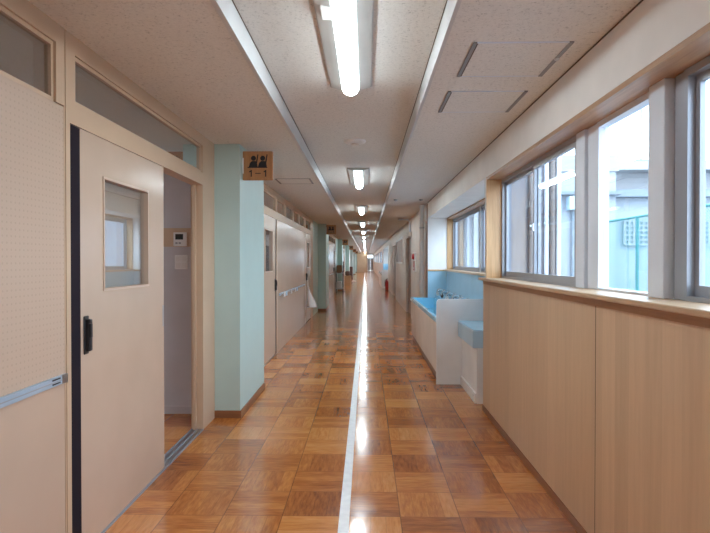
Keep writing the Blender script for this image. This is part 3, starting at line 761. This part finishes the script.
r = thing('main_building', (18, 24, -.35), 'long white building with lattice blocks behind the teal fence', 'building')
MB().box(9.45, 32, 24.0, 34, -.35, 4.1).build('wall', 'bld', r)
MB().box(9.45, 32, 23.3, 34, 5.2, 5.55).build('roof_slab', 'bld2', r)
MB().box(9.9, 32, 24.3, 34, 4.4, 5.2).build('upper_wall', 'bld2', r)
MB().box(9.45, 32, 23.5, 24.0, 4.1, 4.4).build('eave', 'shade', r)
for (a, b_) in ((11.0, 12.0), (13.6, 14.8)):
    lt = MB().box(a, b_, 23.9, 24.0, 2.1, 3.1).build('lattice_back', 'shade', r)
    g = MB()
    n = 5
    for i_ in range(n + 1):
        x = a + (b_ - a) * i_ / n; g.box(x - .04, x + .04, 23.84, 23.9, 2.1, 3.1)
        z = 2.1 + i_ / n; g.box(a, b_, 23.83, 23.9, z - .04, z + .04)
    g.build('lattice_grid', 'bld2', lt)
r = thing('antenna', (11.6, 23.7, 5.55), 'thin antenna pole on the white roof', 'antenna')
MB().cyl((11.65, 23.8, 5.65), (11.65, 23.8, 8.6), .035).build('pole', 'shade', r)
MB().box(11.4, 11.9, 23.6, 24.0, 5.55, 5.68).build('foot', 'shade', r)
# fence
r = thing('chain_link_fence', (7.5, 11, -.35), 'teal chain link fence in the yard outside the near windows', 'fence')
FX, FZ = 7.5, 2.62; FA, FB = 5.2, 17.8
for k, y_ in enumerate((17.8, 15.5, 12.6, 10.0, 7.6, 5.2)): MB().cyl((FX, y_, -.35), (FX, y_, FZ), .045, n=10).build('post', 'teal', r)
for z in (FZ, .0): MB().cyl((FX, FA, z), (FX, FB, z), .035, n=8).build('rail', 'teal', r)
MB().cyl((FX, 12.6, 2.2), (FX, 13.7, -.35), .035, n=8).build('brace', 'teal', r)
m = MB(); hgt = FZ; step = .075; t = .0026
def wire(y0, z0, y1, z1, x):
    d = Vector((0, y1 - y0, z1 - z0)).normalized(); nrm = Vector((0, -d.z, d.y)) * t
    p0 = Vector((x, y0, z0)); p1 = Vector((x, y1, z1))
    vs = [m.bm.verts.new(p) for p in (p0 - nrm, p1 - nrm, p1 + nrm, p0 + nrm)]
    vb = [m.bm.verts.new(v.co + Vector((t * 1.6, 0, 0))) for v in vs]
    for f_ in ((0, 1, 2, 3),): m.bm.faces.new([vs[i] for i in f_])
    m.bm.faces.new([vb[i] for i in (3, 2, 1, 0)])
    for i in range(4): m.bm.faces.new((vs[i], vb[i], vb[(i + 1) % 4], vs[(i + 1) % 4]))
y = FA - hgt
while y < FB:
    a, b_ = max(y, FA), min(y + hgt, FB)
    if b_ > a: wire(a, a - y, b_, b_ - y, FX - .012); wire(a, hgt - (a - y), b_, hgt - (b_ - y), FX)
    y += step
m.build('wire_mesh', 'teal', r)

# ------------------------------------------------------------------ world, camera
wd = bpy.data.worlds.new('overcast_sky'); S.world = wd; wd.use_nodes = True
nt = wd.node_tree; nt.nodes.clear()
o = nt.nodes.new('ShaderNodeOutputWorld'); bg = nt.nodes.new('ShaderNodeBackground')
tc = nt.nodes.new('ShaderNodeTexCoord'); sp = nt.nodes.new('ShaderNodeSeparateXYZ'); cr = nt.nodes.new('ShaderNodeValToRGB')
nt.links.new(tc.outputs['Generated'], sp.inputs[0]); nt.links.new(sp.outputs[2], cr.inputs[0])
cr.color_ramp.elements[0].position = 0.0; cr.color_ramp.elements[0].color = (.78, .89, 1, 1)
cr.color_ramp.elements[1].position = .8; cr.color_ramp.elements[1].color = (.68, .84, 1, 1)
nt.links.new(cr.outputs[0], bg.inputs[0]); bg.inputs[1].default_value = 7.2
nt.links.new(bg.outputs[0], o.inputs[0])

F = 555.0
cam = bpy.data.cameras.new('camera'); co = bpy.data.objects.new('camera', cam); C.objects.link(co)
cam.sensor_fit = 'HORIZONTAL'; cam.sensor_width = 36.0; cam.lens = 36.0 * F / 710.0
cam.clip_start = .02; cam.clip_end = 300
phi = math.atan(5.5 / F); th = math.atan(11.0 / F)
co.location = (0, 0, 1.40); co.rotation_euler = (math.pi / 2 - phi, 0, th)
S.camera = co
S.view_settings.view_transform = 'Standard'; S.view_settings.look = 'None'
S.view_settings.gamma = 1.0; S.view_settings.exposure = 0.2; S.view_settings.use_curve_mapping = False
S.cycles.use_denoising = True
S.cycles.max_bounces = 10; S.cycles.diffuse_bounces = 6; S.cycles.glossy_bounces = 5; S.cycles.transparent_max_bounces = 16
S.cycles.caustics_reflective = False; S.cycles.caustics_refractive = False
S.cycles.sample_clamp_indirect = 6.0
